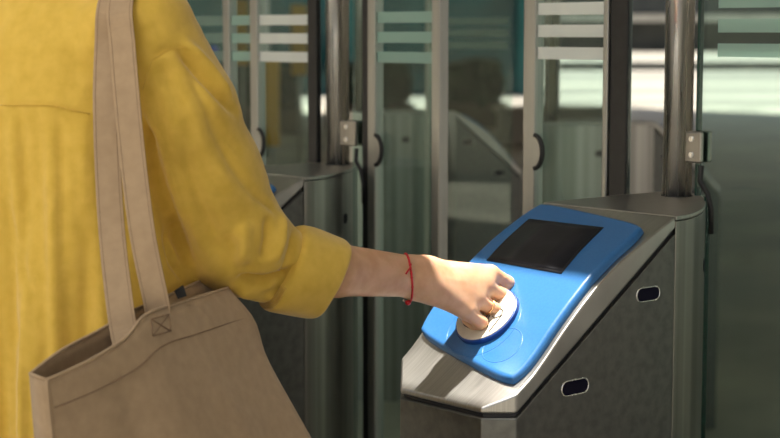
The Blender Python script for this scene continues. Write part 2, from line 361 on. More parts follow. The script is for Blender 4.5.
leaf('glass_door', 'distant glass door with faint stripes seen through the open gap between nearer doors', 2.22, 2.62, [(2.60, 2.62, 'steel_stile')], (2.23, 2.60), .0, 'frost_faint', 'glass_far', u=1.868)

# ------------------------------------------------------------------ SDF modelling
def field(lo, hi, vox, fn):
    lo = np.array(lo); hi = np.array(hi); n = np.ceil((hi - lo) / vox).astype(int) + 1
    ax = [lo[i] + vox * np.arange(n[i]) for i in range(3)]
    X, Y, Z = np.meshgrid(*ax, indexing='ij', sparse=True)
    D = fn(X, Y, Z)
    return nets(np.broadcast_to(D, n).astype(np.float32), lo, vox)
def nets(D, lo, vox):
    S = D < 0; nx, ny, nz = D.shape
    c = [(i, j, k) for i in (0, 1) for j in (0, 1) for k in (0, 1)]
    cnt = np.zeros((nx - 1, ny - 1, nz - 1), np.int8)
    for i, j, k in c: cnt += S[i:nx - 1 + i, j:ny - 1 + j, k:nz - 1 + k]
    act = (cnt > 0) & (cnt < 8); idx = np.argwhere(act); N = len(idx)
    vid = -np.ones(act.shape, np.int64); vid[act] = np.arange(N)
    acc = np.zeros((N, 3)); w = np.zeros(N)
    for a in c:
        for d in range(3):
            if a[d]: continue
            b = list(a); b[d] = 1
            da = D[idx[:, 0] + a[0], idx[:, 1] + a[1], idx[:, 2] + a[2]]; db = D[idx[:, 0] + b[0], idx[:, 1] + b[1], idx[:, 2] + b[2]]
            m = (da < 0) != (db < 0); t = np.where(m, da / np.where(m, da - db, 1), 0)
            p = np.array(a, float)[None, :].repeat(N, 0); p[:, d] += t
            acc += p * m[:, None]; w += m
    V = lo + vox * (idx + acc / w[:, None]); F = []
    for d in range(3):
        e1, e2 = [x for x in range(3) if x != d]
        sl = [slice(0, nx), slice(0, ny), slice(0, nz)]; a = [slice(None)] * 3; b = [slice(None)] * 3
        a[d] = slice(0, -1); b[d] = slice(1, None)
        ch = S[tuple(a)] != S[tuple(b)]; ed = np.argwhere(ch)
        ok = (ed[:, e1] > 0) & (ed[:, e2] > 0) & (ed[:, e1] < D.shape[e1] - 1) & (ed[:, e2] < D.shape[e2] - 1); ed = ed[ok]
        q = []
        for o1, o2 in ((-1, -1), (0, -1), (0, 0), (-1, 0)):
            t = ed.copy(); t[:, e1] += o1; t[:, e2] += o2; q.append(vid[t[:, 0], t[:, 1], t[:, 2]])
        q = np.stack(q, 1); ins = S[ed[:, 0], ed[:, 1], ed[:, 2]]; flip = ins if d != 1 else ~ins
        q[~flip] = q[~flip][:, ::-1]; F.append(q)
    return V, np.concatenate(F)
def sdcap(X, Y, Z, a, b, ra, rb):
    a = np.array(a, float); b = np.array(b, float); d = b - a; L = float(d @ d) or 1e-9
    h = np.clip(((X - a[0]) * d[0] + (Y - a[1]) * d[1] + (Z - a[2]) * d[2]) / L, 0, 1)
    return np.sqrt((X - a[0] - h * d[0]) ** 2 + (Y - a[1] - h * d[1]) ** 2 + (Z - a[2] - h * d[2]) ** 2) - (ra + (rb - ra) * h)
def smin(a, b, k):
    h = np.clip(.5 + .5 * (b - a) / k, 0, 1); return b + (a - b) * h - k * h * (1 - h)
def sdell(X, Y, Z, c, r, R=None):
    x, y, z = X - c[0], Y - c[1], Z - c[2]
    if R is not None: x, y, z = (R[i][0] * x + R[i][1] * y + R[i][2] * z for i in range(3))
    k = np.sqrt((x / r[0]) ** 2 + (y / r[1]) ** 2 + (z / r[2]) ** 2); return (k - 1) * min(r)
def meshobj(name, V, F, mat, parent=None):
    me = bpy.data.meshes.new(name); me.vertices.add(len(V)); me.vertices.foreach_set('co', np.asarray(V, np.float32).ravel())
    me.loops.add(F.size); me.loops.foreach_set('vertex_index', F.ravel().astype(np.int32))
    me.polygons.add(len(F)); me.polygons.foreach_set('loop_start', np.arange(0, F.size, 4, dtype=np.int32)); me.update(calc_edges=True)
    me.materials.append(mat); me.shade_smooth(); o = bpy.data.objects.new(name, me); col.objects.link(o)
    if parent: o.parent = parent
    return o
def vnormals(V, F):
    n = np.cross(V[F[:, 2]] - V[F[:, 0]], V[F[:, 3]] - V[F[:, 1]]); out = np.zeros_like(V)
    for k in range(4):
        for d in range(3): out[:, d] += np.bincount(F[:, k], n[:, d], len(V))
    return out / np.maximum(np.linalg.norm(out, axis=1), 1e-12)[:, None]
def laplace(V, F, it, lam=.5):
    for _ in range(it):
        s = np.zeros_like(V); c = np.zeros(len(V))
        for k in range(4):
            i, j = F[:, k], F[:, (k + 1) % 4]
            for d in range(3): s[:, d] += np.bincount(i, V[j, d], len(V)) + np.bincount(j, V[i, d], len(V))
            c += np.bincount(i, minlength=len(V)) + np.bincount(j, minlength=len(V))
        V = V + lam * (s / c[:, None] - V)
    return V
def bvh(V, F): return BVHTree.FromPolygons([tuple(v) for v in V], [tuple(int(i) for i in f) for f in F])
def hit(tree, x, y):
    r = ray(x, y).normalized(); h = tree.ray_cast(CAM, r); return h[0], h[1]
def crease(V, Nn, tree, px, depth, width, sharp=1.0, taper=True):
    pts = []
    for (x0, y0), (x1, y1) in zip(px[:-1], px[1:]):
        n = max(2, int(math.hypot(x1 - x0, y1 - y0) / 5))
        for i in range(n):
            p, _ = hit(tree, x0 + (x1 - x0) * i / n, y0 + (y1 - y0) * i / n)
            if p is not None: pts.append(p)
    if len(pts) < 2: return
    P = np.array([tuple(p) for p in pts]); best = np.full(len(V), 1e9); tt = np.zeros(len(V)); lo = P.min(0) - 4 * width; hi = P.max(0) + 4 * width
    sel = np.all((V > lo) & (V < hi), axis=1); Q = V[sel]; bb = np.full(len(Q), 1e9); tb = np.zeros(len(Q)); n = len(P) - 1
    for i in range(n):
        a, b = P[i], P[i + 1]; d = b - a; L = d @ d + 1e-12; h = np.clip((Q - a) @ d / L, 0, 1); dd = np.linalg.norm(Q - a - h[:, None] * d, axis=1)
        m = dd < bb; bb[m] = dd[m]; tb[m] = (i + h[m]) / n
    f = np.exp(-(bb / width) ** 2)
    if taper: f *= np.clip(np.minimum(tb, 1 - tb) * 5, 0, 1) ** .7
    V[sel] = V[sel] - Nn[sel] * (f * depth)[:, None]

# ------------------------------------------------------------------ the person
PC = Vector((-.455, 2.275, 0)); PF = Vector((.5, .866, 0)); PR = Vector((.866, -.5, 0))
def pl(r, f, z): return PC + PR * r + PF * f + Vector((0, 0, z))
S_ = at(140, 28, 2.165); E_ = at(238, 243, 2.22); CU0 = at(281, 267, 2.245); CU1 = at(325, 277, 2.285); WR = at(413, 276.5, 2.40)
# --- fine part : right forearm and hand
def hand_sdf(X, Y, Z):
    D = None
    def add(a, b, ra, rb, k=.010):
        nonlocal D
        d = sdcap(X, Y, Z, a, b, ra, rb); D = d if D is None else smin(D, d, k)
    add(at(240, 240, 2.215), at(335, 266, 2.29), .036, .0315); add(at(240, 250, 2.215), at(335, 274, 2.29), .036, .0305)
    add(at(335, 266, 2.29), at(412, 271, 2.395), .0315, .0215); add(at(335, 274, 2.29), at(412, 282, 2.385), .0305, .0215)
    add(at(412, 271, 2.395), at(428, 272, 2.41), .0215, .0195); add(at(412, 282, 2.385), at(426, 285, 2.395), .0215, .0185)
    mc = [((424, 271, 2.425), (490, 274, 2.470), .0175, .0140), ((424, 275, 2.41), (485, 286, 2.452), .0175, .0140),
          ((422, 280, 2.40), (477, 299, 2.434), .0165, .0135), ((420, 285, 2.39), (467, 311.5, 2.415), .0165, .0130)]
    for a, b, ra, rb in mc: add(at(*a), at(*b), ra, rb, .022)
    add(at(432, 290, 2.42), at(462, 309, 2.44), .0150, .0125, .012)      # heel of the hand
    add(at(432, 274, 2.44), at(474, 288, 2.465), .0150, .0130, .012)     # palm
    add(at(438, 276, 2.455), at(462, 280, 2.475), .0125, .0120, .012)     # thumb root
    K = D
    fingers = [[((490, 274, 2.470), .0135), ((506.5, 283.5, 2.487), .0124), ((500, 297, 2.497), .0100), ((484, 299, 2.490), .0085)],
               [((485, 287, 2.452), .0132), ((504.5, 297.5, 2.468), .0124), ((493, 311, 2.480), .0098), ((476, 310, 2.476), .0085)],
               [((477, 300, 2.434), .0125), ((496.5, 311, 2.445), .0110), ((486, 321, 2.460), .0090), ((468, 319, 2.458), .0078)],
               [((467, 312, 2.415), .0122), ((481, 322.5, 2.424), .0103), ((476, 326.5, 2.438), .0082), ((466, 320, 2.442), .0070)]]
    for f in fingers:
        fd = None
        for (a, ra), (b, rb) in zip(f[:-1], f[1:]):
            d = sdcap(X, Y, Z, at(*a), at(*b), ra, rb); fd = d if fd is None else smin(fd, d, .003)
        K = smin(K, fd, .0045)
    th = None
    t = [((462, 280, 2.475), .0125), ((480, 286, 2.492), .0105), ((493, 296, 2.502), .0085)]
    for (a, ra), (b, rb) in zip(t[:-1], t[1:]):
        d = sdcap(X, Y, Z, at(*a), at(*b), ra, rb); th = d if th is None else smin(th, d, .004)
    return smin(K, th, .004)
HV, HF = field((-.24, 2.13, .82), (.23, 2.56, 1.07), .0017, hand_sdf)
HV = laplace(HV, HF, 4, .5); HN = vnormals(HV, HF); HT = bvh(HV, HF)
for px, d, w in [([(495, 282), (502, 287), (510, 291)], .0018, .0016), ([(486, 296), (492, 301), (502, 307)], .0018, .0018), ([(474, 310), (479, 314), (486, 318)], .0014, .0018),
                 
                 ([(444, 268), (460, 268), (478, 270)], -.0004, .004), ([(446, 278), (462, 281), (474, 284)], -.0004, .004),
                 ([(414, 258), (416, 275), (414, 294)], .0006, .0018), ([(505, 277), (509, 281)], -.0006, .003)]:
    crease(HV, HN, HT, px, d, w)
HV = laplace(HV, HF, 1, .4); HT = bvh(HV, HF)
# --- coarse part : head, neck, trunk, left arm, legs
HC = pl(0, .045, 1.545)
def rotp(v): return (v.dot(PR), v.dot(PF), v.z)
RP = [[PR.x, PR.y, 0], [PF.x, PF.y, 0], [0, 0, 1]]
def body_sdf(X, Y, Z):
    def C(a, b, ra, rb): return sdcap(X, Y, Z, a, b, ra, rb)
    D = sdell(X, Y, Z, HC, (.074, .092, .112), RP)
    D = smin(D, C(pl(0, .085, 1.485), pl(0, .10, 1.475), .042, .036), .04)       # jaw
    D = smin(D, C(pl(0, -.005, 1.33), pl(0, .02, 1.47), .052, .048), .03)
    D = smin(D, C(pl(0, .132, 1.545), pl(0, .150, 1.520), .009, .013), .015)     # nose
    for sx in (-1, 1):
        D = smin(D, sdell(X, Y, Z, pl(.075 * sx, .035, 1.54), (.010, .022, .032), RP), .006)
        D = smin(D, C(pl(.02 * sx, 0, 1.34), pl(.15 * sx, 0, 1.305), .05, .045), .05)
        D = smin(D, C(pl(.075 * sx, .005, .85), pl(.085 * sx, .02, .47), .078, .052), .05)
        D = smin(D, C(pl(.085 * sx, .02, .47), pl(.085 * sx, -.01, .09), .050, .034), .03)
        D = smin(D, C(pl(.085 * sx, -.02, .05), pl(.10 * sx, .13, .035), .034, .028), .03)
    for z0, z1, a, b in ((1.28, 1.12, .10, .085), (1.12, 1.0, .085, .08), (1.0, .86, .09, .09)):
        for sx in (-.06, .06): D = smin(D, C(pl(sx, 0, z0), pl(sx, 0, z1), a, b), .06)
    D = smin(D, C(pl(-.16, 0, 1.30), pl(-.22, -.02, 1.03), .044, .037), .03)
    D = smin(D, C(pl(-.22, -.02, 1.03), pl(-.215, .08, .80), .036, .024), .02)
    D = smin(D, C(pl(-.215, .08, .80), pl(-.212, .11, .73), .026, .022), .02)
    for k in range(4): D = smin(D, C(pl(-.225 + .004 * k, .09 + .018 * k, .73), pl(-.215, .085 + .02 * k, .655 + (.006 if k in (0, 3) else 0)), .0098, .0085), .006)
    D = smin(D, C(pl(-.20, .14, .76), pl(-.185, .165, .695), .012, .0095), .008)
    D = smin(D, C(S_, E_, .048, .040), .03)
    return D
BV, BF = field((-.83, 1.98, -.01), (-.10, 2.62, 1.68), .0085, body_sdf)
BV = laplace(BV, BF, 2, .4)
allV = np.concatenate([HV, BV]); allF = np.concatenate([HF, BF + len(HV)])
person = meshobj('person', allV, allF, M['skin'])
tag(person, 'person in a mustard yellow shirt seen from behind, right arm reaching to the card pad', 'person')
for sx in (-1, 1):
    c = pl(.031 * sx, .128, 1.552)
    V, F = field(tuple(c - Vector((.02, .02, .02))), tuple(c + Vector((.02, .02, .02))), .002, lambda X, Y, Z: sdell(X, Y, Z, c, (.014, .008, .009), RP)); meshobj('eye', V, F, M['eye'], person)
    c2 = c + PF * .0072; V, F = field(tuple(c2 - Vector((.012,) * 3)), tuple(c2 + Vector((.012,) * 3)), .0015, lambda X, Y, Z: sdell(X, Y, Z, c2, (.005, .0025, .005), RP)); meshobj('iris', V, F, M['iris'], person)
c = pl(0, .137, 1.489); V, F = field(tuple(c - Vector((.04,) * 3)), tuple(c + Vector((.04,) * 3)), .0025, lambda X, Y, Z: sdell(X, Y, Z, c, (.023, .008, .008), RP)); meshobj('mouth', V, F, M['lip'], person)
def hair_sdf(X, Y, Z):
    D = sdell(X, Y, Z, pl(0, .028, 1.565), (.088, .100, .118), RP)
    D = smin(D, sdell(X, Y, Z, pl(0, -.055, 1.50), (.06, .05, .075), RP), .03)
    cut = sdell(X, Y, Z, pl(0, .125, 1.515), (.066, .075, .085), RP)
    return np.maximum(D, -cut)
V, F = field(tuple(HC - Vector((.19, .19, .20))), tuple(HC + Vector((.19, .19, .20))), .005, hair_sdf); meshobj('hair', laplace(V, F, 2), F, M['hair'], person)
def trous_sdf(X, Y, Z):
    D = None
    for sx in (-1, 1):
        for a, b, ra, rb in ((pl(.075 * sx, 0, .88), pl(.09 * sx, .02, .48), .098, .075), (pl(.09 * sx, .02, .48), pl(.09 * sx, -.005, .10), .075, .066)):
            d = sdcap(X, Y, Z, a, b, ra, rb); D = d if D is None else smin(D, d, .02)
    D = smin(D, sdcap(X, Y, Z, pl(-.05, 0, .95), pl(.05, 0, .95), .105, .105), .04)
    return np.maximum(D, .085 - Z)
V, F = field((-.80, 2.0, .04), (-.12, 2.58, 1.12), .009, trous_sdf); meshobj('trousers', laplace(V, F, 2), F, M['denim'], person)
for sx in (-1, 1):
    def shoe_sdf(X, Y, Z):
        D = smin(sdcap(X, Y, Z, pl(.088 * sx, -.035, .045), pl(.10 * sx, .14, .032), .044, .038), sdcap(X, Y, Z, pl(.088 * sx, -.015, .05), pl(.088 * sx, -.012, .085), .042, .044), .02)
        return np.maximum(D, -Z + .001)
    c = pl(.094 * sx, .05, .05); V, F = field(tuple(c - Vector((.19, .19, .06))), tuple(c + Vector((.19, .19, .11))), .006, shoe_sdf); meshobj('shoe', laplace(V, F, 1), F, M['shoe'], person)
# --- shirt
ZP = [.62, .80, 1.00, 1.12, 1.22, 1.28, 1.33, 1.365, 1.395, 1.42]
AP = [.232, .224, .212, .206, .202, .195, .172, .130, .085, .060]
BP = [.175, .165, .148, .142, .138, .130, .112, .092, .075, .062]
def shirt_sdf(X, Y, Z):
    r = (X - PC.x) * PR.x + (Y - PC.y) * PR.y; f = (X - PC.x) * PF.x + (Y - PC.y) * PF.y
    a = np.interp(Z, ZP, AP); b = np.interp(Z, ZP, BP); k = ((np.abs(r) / a) ** 2.3 + (np.abs(f) / b) ** 2.3) ** (1 / 2.3); D = (k - 1) * np.minimum(a, b) * .9
    D = np.maximum(D, .66 - Z); D = np.maximum(D, Z - 1.405)
    P = [tuple(S_), tuple(at(178, 112, 2.175)), tuple(at(205, 178, 2.20)), tuple(E_)]; R = [.070, .0745, .0735, .069]; s = None
    for i in range(3):
        d = sdcap(X, Y, Z, P[i], P[i + 1], R[i], R[i + 1]); s = d if s is None else smin(s, d, .02)
    d = sdcap(X, Y, Z, E_, at(276, 261, 2.243), .0620, .0500); s = smin(s, d, .025)
    D = smin(D, s, .012 + .025 * np.clip((Z - 1.18) / .1, 0, 1))
    # left sleeve
    s = smin(sdcap(X, Y, Z, pl(-.15, 0, 1.305), pl(-.225, -.02, 1.04), .066, .060), sdcap(X, Y, Z, pl(-.225, -.02, 1.04), pl(-.22, .035, .93), .060, .052), .02)
    return smin(D, s, .035)
SV, SF = field((-.86, 1.96, .64), (-.10, 2.56, 1.43), .0045, shirt_sdf)
SV = laplace(SV, SF, 3, .5); SN = vnormals(SV, SF); ST = bvh(SV, SF)
# soft vertical drape on the back, below the yoke
rr = (SV[:, 0] - PC.x) * PR.x + (SV[:, 1] - PC.y) * PR.y; ff = (SV[:, 0] - PC.x) * PF.x + (SV[:, 1] - PC.y) * PF.y
amt = np.clip((1.22 - SV[:, 2]) / .12, 0, 1) * (rr < .19)
wv = .0045 * np.sin(rr * 62 + 1.2 * np.sin(SV[:, 2] * 9) + .8) + .0028 * np.sin(rr * 131 + SV[:, 2] * 7 + 2 * np.sin(SV[:, 2] * 5)) + .0015 * np.sin(rr * 260 + SV[:, 2] * 16)
arm = SV[:, 2] * 0
SV += SN * (wv * amt * (1 + 1.2 * np.clip((1.05 - SV[:, 2]) / .3, 0, 1)))[:, None]
CR_ = [([(176, 46), (205, 78), (228, 103), (243, 120)], .0085, .0075), ([(183, 40), (210, 68), (236, 104)], -.006, .008),
       ([(160, 62), (178, 100), (200, 150)], .0035, .008), ([(150, 80), (168, 150), (196, 240)], .0035, .007), ([(170, 80), (205, 150), (245, 215)], -.003, .010),
       ([(150, 130), (160, 190), (180, 250)], .005, .008), ([(160, 130), (182, 200), (208, 262)], -.003, .007),
       ([(236, 279), (262, 283), (288, 276), (300, 262)], .0150, .0075), ([(234, 290), (262, 297), (285, 290)], -.006, .008), ([(268, 216), (268, 240), (262, 266)], .006, .007),
       ([(283, 212), (282, 240), (272, 270)], -.0055, .008), ([(246, 220), (243, 250), (236, 276)], -.005, .010), ([(296, 222), (292, 250), (281, 283), (268, 303)], .006, .006),
       ([(215, 240), (232, 262), (240, 280)], .005, .007), ([(150, 58), (166, 50), (184, 46)], .0025, .004), ([(120, 0), (150, 30), (162, 56)], -.002, .006),
       ([(0, 107), (50, 107), (88, 116)], .0007, .0030), ([(0, 101), (50, 101), (88, 109)], -.0015, .005),
       ([(60, 112), (63, 200), (55, 330)], .004, .006), ([(82, 120), (84, 200), (80, 320)], -.004, .007), ([(20, 108), (24, 200), (18, 360)], .003, .006),
       ([(0, 190), (20, 260), (46, 330)], .003, .006), ([(8, 300), (20, 350), (20, 420)], .006, .006), ([(30, 230), (28, 320), (34, 400)], -.004, .006)]
CR_ += [([(138, 110), (158, 185), (178, 238), (192, 270)], .014, .0075), ([(165, 230), (172, 262), (188, 284)], .006, .005), ([(205, 110), (232, 165), (262, 205)], .004, .007),
        ([(188, 70), (214, 120), (244, 160)], .003, .006), ([(180, 150), (200, 205), (222, 250)], .004, .008), ([(250, 190), (268, 205), (280, 214)], .004, .005), ([(226, 232), (240, 262), (262, 276)], .005, .006)]
for px, d, w in CR_: crease(SV, SN, ST, px, d * (1.45 if px[0][0] > 135 else 1), w)
SV += SN * (.0006 * np.sin(SV[:, 0] * 95 + 3 * np.sin(SV[:, 2] * 23)) * np.sin(SV[:, 2] * 41 + 2 * np.sin(SV[:, 0] * 31)) + .0003 * np.sin(SV[:, 0] * 210 - SV[:, 2] * 75 + 2 * np.sin(SV[:, 2] * 60)))[:, None]
SV = laplace(SV, SF, 1, .4); ST = bvh(SV, SF)
shirt = meshobj('shirt', SV, SF, M['shirt'], person)
def surfline(pts, tree, off=.0008, step=4):
    P = []
    for (x0, y0), (x1, y1) in zip(pts[:-1], pts[1:]):
        n = max(1, int(math.hypot(x1 - x0, y1 - y0) / step))
        for i in range(n + 1):
            p, nn = hit(tree, x0 + (x1 - x0) * i / n, y0 + (y1 - y0) * i / n)
            if p is not None and (not P or (P[-1] - p).length > .003): P.append(p - ray(x0, y0).normalized() * off)
    return P
for ln in ([(0, 105), (50, 105), (90, 114)], [(186, 47), (168, 50), (152, 60), (142, 90)]):
    P = surfline(ln, ST)
    if len(P) > 2: m = MB(); m.tube(P, .0006, 6); m.build('seam', M['shirt'], shirt, True)
# rolled cuff : thick rolled tube of cloth round the forearm
ax = (CU1 - CU0).normalized(); cu = Vector((-.10, 0, 1)); e1 = (cu - ax * cu.dot(ax)).normalized(); e2 = ax.cross(e1)
L = (CU1 - CU0).length
prof = [(-.10, .050), (-.06, .0600), (.05, .0630), (.3, .0630), (.6, .0615), (.85, .0600), (.97, .0592), (1.03, .0570), (1.05, .0535), (1.02, .0500), (.92, .0480), (.5, .047), (.1, .046)]
def cuffring(t, r, n=72):
    out = []
    for k in range(n):
        a = 2 * math.pi * k / n; ca, sa = math.cos(a), math.sin(a)
        rz = r * (.98 + .018 * math.sin(3 * a + 5 * t) + .012 * math.sin(7 * a + 2)); sk = .0125 * ca - .007 * sa - .002 + .002 * math.sin(2 * a + 1)   # slanted opening
        rr_ = rz * (1.0 if ca > -.2 else 1.0 + .03 * (-ca)); out.append(CU0 + ax * (L * t + sk + .005) + e1 * rr_ * ca + e2 * rr_ * .93 * sa)
    return out
V = []; F = []
for t, r in prof: V += cuffring(t, r)
for i in range(len(prof) - 1): F += [(i * 72 + k, i * 72 + (k + 1) % 72, (i + 1) * 72 + (k + 1) % 72, (i + 1) * 72 + k) for k in range(72)]
cuff = link('cuff', V, F, M['shirt'], shirt, True); ss = cuff.modifiers.new('s', 'SUBSURF'); ss.levels = ss.render_levels = 1
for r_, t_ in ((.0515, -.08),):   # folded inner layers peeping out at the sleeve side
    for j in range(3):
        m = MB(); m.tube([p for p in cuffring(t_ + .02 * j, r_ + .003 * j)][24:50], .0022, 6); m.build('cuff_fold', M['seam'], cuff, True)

# ------------------------------------------------------------------ bracelet and ring
wc = at(407.5, 276, 2.388); b1 = (at(405, 251, 2.39) - at(409.5, 300, 2.385)).normalized(); b2 = Vector((.17, -1, 0)).normalized(); b2 = (b2 - b1 * b2.dot(b1)).normalized()
P = []
for k in range(48):
    a = 2 * math.pi * k / 48; d = b1 * math.cos(a) + b2 * math.sin(a); h = HT.ray_cast(wc + d * .08, -d)
    if h[0] is not None: P.append(h[0] + d * .0013)
br = empty('thread_bracelet', wc - b1 * .028); tag(br, 'thin red thread bracelet with a small red bead round the right wrist', 'bracelet')
off = -br.location
def toloc(P): return [p + off for p in P]
m = MB(); PP = toloc(P); m.tube(PP, .0015, 8, closed=True)
for sg in (0, 1):  # twisted strands
    Q = [p + (b1.cross(b2)) * .0008 * math.sin(i * 2.2 + sg * 3.1) for i, p in enumerate(PP)]; m.tube(Q, .0012, 6, closed=True)
m.build('cord', M['red'], br, True)
m = MB(); LE = [hit(HT, *q)[0] - ray(*q).normalized() * o_ for q, o_ in (((411, 264), .002), ((410, 268), .0035), ((407.5, 271.5), .0022), ((406, 274), .0016))]; m.tube(toloc(LE), .0012, 6); m.build('loose_end', M['red'], br, True)
def sphere(c, r, name, mat, par):
    V, F = field(tuple(c - Vector((r * 1.6,) * 3)), tuple(c + Vector((r * 1.6,) * 3)), r / 5, lambda X, Y, Z: sdell(X, Y, Z, c, (r, r, r * .9)) + .0003 * np.sin(X * 3000) * np.sin(Z * 3000)); return meshobj(name, V, F, mat, par)
sphere(at(408, 302.5, 2.378) + off, .0044, 'bead', M['red_bead'], br)
sphere(at(404, 300.5, 2.380) + off, .0022, 'charm', M['silver'], br)
# ring on the ring finger
ra, rb = at(477, 300, 2.434), at(494.5, 310.5, 2.445); rx = (rb - ra).normalized(); rc = ra.lerp(rb, .66); e = Vector((0, 0, 1)); u1 = (e - rx * e.dot(rx)).normalized(); u2 = rx.cross(u1)
m = MB(); m.tube([(u1 * math.cos(2 * math.pi * k / 40) + u2 * math.sin(2 * math.pi * k / 40)) * .0128 for k in range(40)], .0011, 8, closed=True)
rg = m.build('finger_ring', M['gold'], None, True); rg.location = rc; tag(rg, 'thin gold ring on a curled finger over the cream pad', 'ring')

# ------------------------------------------------------------------ tote bag
def crs(P, n):
    out = []; P = [Vector(p) for p in P]
    for i in range(len(P) - 1):
        p0 = P[max(i - 1, 0)]; p1 = P[i]; p2 = P[i + 1]; p3 = P[min(i + 2, len(P) - 1)]
        for k in range(n):
            t = k / n; out.append(.5 * ((2 * p1) + (p2 - p0) * t + (2 * p0 - 5 * p1 + 4 * p2 - p3) * t * t + (3 * p1 - p0 - 3 * p2 + p3) * t ** 3))
    out.append(P[-1]); return out
bag = empty('tote_bag', (-.25, 2.0, .5)); tag(bag, 'tan canvas tote bag hanging from the right shoulder, open at the top', 'bag')
bo = -Vector(bag.location)
front = [at(47, 380, 1.825), at(90, 360, 1.865), at(125, 338, 1.91), at(147, 314, 1.955), at(185, 301, 2.05), at(226, 288, 2.17)]
back = [at(30, 374, 1.845), at(62, 350, 1.90), at(100, 330, 1.965), at(130, 312, 2.02), at(165, 297, 2.09), at(200, 281, 2.19)]
endr = [at(216, 284, 2.20)]
fr_ = crs(front, 8); bk = crs(back, 8)
rim = fr_ + [endr[0]] + bk[::-1]
# bottom loop: a wide flat base (same count)
def bl(P, side):
    out = []; n = len(P)
    a = at(78, 690, 1.835) if side else at(55, 690, 1.90); b = at(402, 600, 2.16) if side else at(392, 592, 2.22)
    for i in range(n): out.append(a.lerp(b, i / (n - 1)))
    return out
bot = bl(fr_, True) + [at(397, 596, 2.19)] + bl(bk, False)[::-1]
NR = len(rim); rows = 34; V = []; F = []
nf = len(fr_)
for j in range(rows + 1):
    t = j / rows
    for i in range(NR):
        p = rim[i].lerp(bot[i], t ** 1.0 if i < nf else t)
        if i < nf: # outer panel: soft bulge and drape folds
            x = i / (nf - 1); q = math.sin(math.pi * min(1, t * 1.1)) if t < .9 else 0
            bulge = .016 * math.sin(math.pi * x) * math.sin(math.pi * t)
            fold = .006 * math.exp(-((x - .72 - .12 * t) / .045) ** 2) * min(1, t * 4) - .004 * math.exp(-((x - .33 + .10 * t) / .06) ** 2) * min(1, t * 4) + .004 * math.exp(-((x - .50) / .10) ** 2) * min(1, t * 3)
            p = p + Vector((.6, -.8, 0)) * (bulge + fold)
            # right silhouette: swells out quickly below the rim
            if x > .6: p = p + Vector((.012, .004, 0)) * ((x - .6) / .4) ** 2 * math.exp(-((t - .10) / .08) ** 2)
        V.append(p + bo)
def idx(j, i): return j * NR + i % NR
for j in range(rows):
    for i in range(NR): F.append((idx(j, i), idx(j, i + 1), idx(j + 1, i + 1), idx(j + 1, i)))
F.append(tuple(idx(rows, i) for i in range(NR)))
bod = link('body', V, F, M['bag'], bag, True); sm = bod.modifiers.new('s', 'SOLIDIFY'); sm.thickness = .0022; sm.offset = 0
# hem line below the rim on the outer panel, crease of the gusset, cross-stitched patches
def bp(i, j, o=.0018): return Vector(V[idx(j, i)]) + Vector((.45, -.85, .1)) * o
jh = 2
m = MB(); m.tube([bp(i, 0, .0024).lerp(bp(i, 4, .0024), .78) for i in range(1, nf - 1)], .0008, 5)
m.build('hem_stitch', M['stitch'], bod, True)
m = MB(); m.tube([Vector(V[idx(j, 0)]) + Vector((0, -.001, 0)) for j in range(rows + 1)], .0022, 6); m.build('gusset_seam', M['stitch'] if False else M['bag'], bod, True)
m = MB(); m.tube([Vector(V[idx(0, i)]) + Vector((0, -.0005, 0)) for i in range(nf)], .0021, 8)
m.tube([Vector(V[idx(0, i)]) for i in range(nf, NR)], .0021, 8); m.tube([Vector(V[idx(0, 0)]), Vector(V[idx(0, NR - 1)])], .0021, 8); m.build('rim_hem', M['bag'], bod, True)
BVt = [Vector(v) - bo for v in V]; BT = BVHTree.FromPolygons([tuple(v) for v in BVt], [f for f in F[:-1] if (f[0] % NR) < nf - 1])
def onbag(x, y, o=.003):
    r = ray(x, y).normalized(); h = BT.ray_cast(CAM, r); return (h[0] - r * o + bo) if h[0] is not None else None
m = MB()
sq = [(151, 319), (169, 314), (171, 331), (153, 336)]
sqs = [onbag(*p) for p in sq]
if all(p is not None for p in sqs):
    for a, b in ((0, 1), (1, 2), (2, 3), (3, 0), (0, 2), (1, 3)): m.tube([sqs[a].lerp(sqs[b], k_ / 4) for k_ in range(5)], .0009, 5)
    m.build('cross_stitch', M['stitch'], bod, True)
# straps
def strap(name, path, w, th=.0022, wid=None):
    P = crs([p for p, _ in path], 8); Wd = crs([q for _, q in path], 8); V = []; F = []
    for i, p in enumerate(P):
        t = (P[min(i + 1, len(P) - 1)] - P[max(i - 1, 0)]).normalized(); s = Wd[i]; s = (s - t * s.dot(t)).normalized(); n = t.cross(s).normalized()
        for a, b in ((-1, -1), (1, -1), (1, 1), (-1, 1)): V.append(p + s * a * w / 2 + n * b * th / 2 + bo)
    for i in range(len(P) - 1):
        for k in range(4): F.append((4 * i + k, 4 * i + (k + 1) % 4, 4 * i + 4 + (k + 1) % 4, 4 * i + 4 + k))
    n = len(P); F += [(0, 1, 2, 3), (4 * n - 4, 4 * n - 3, 4 * n - 2, 4 * n - 1)]
    o = link(name, V, F, M['bag'], bag); b = o.modifiers.new('b', 'BEVEL'); b.width = .0008; b.segments = 2; b.limit_method = 'ANGLE'
    m = MB()
    for sgn in (-1, 1):
        Q = []
        for i, p in enumerate(P):
            t = (P[min(i + 1, len(P) - 1)] - P[max(i - 1, 0)]).normalized(); s = Wd[i]; s = (s - t * s.dot(t)).normalized(); nn = t.cross(s).normalized()
            if nn.y > 0: nn = -nn
            Q.append(p + s * sgn * (w / 2 - .0035) + nn * (th / 2) + bo)
        m.tube(Q, .00045, 5)
    m.build('edge_stitch', M['stitch'], o, True)
    return o
def near_surface(x, y, Yd, off):
    p, _ = hit(ST, x, y)
    if p is None or p.y > Yd + .15: return at(x, y, Yd)
    q = p - ray(x, y).normalized() * off; return q if q.y < Yd else at(x, y, Yd)
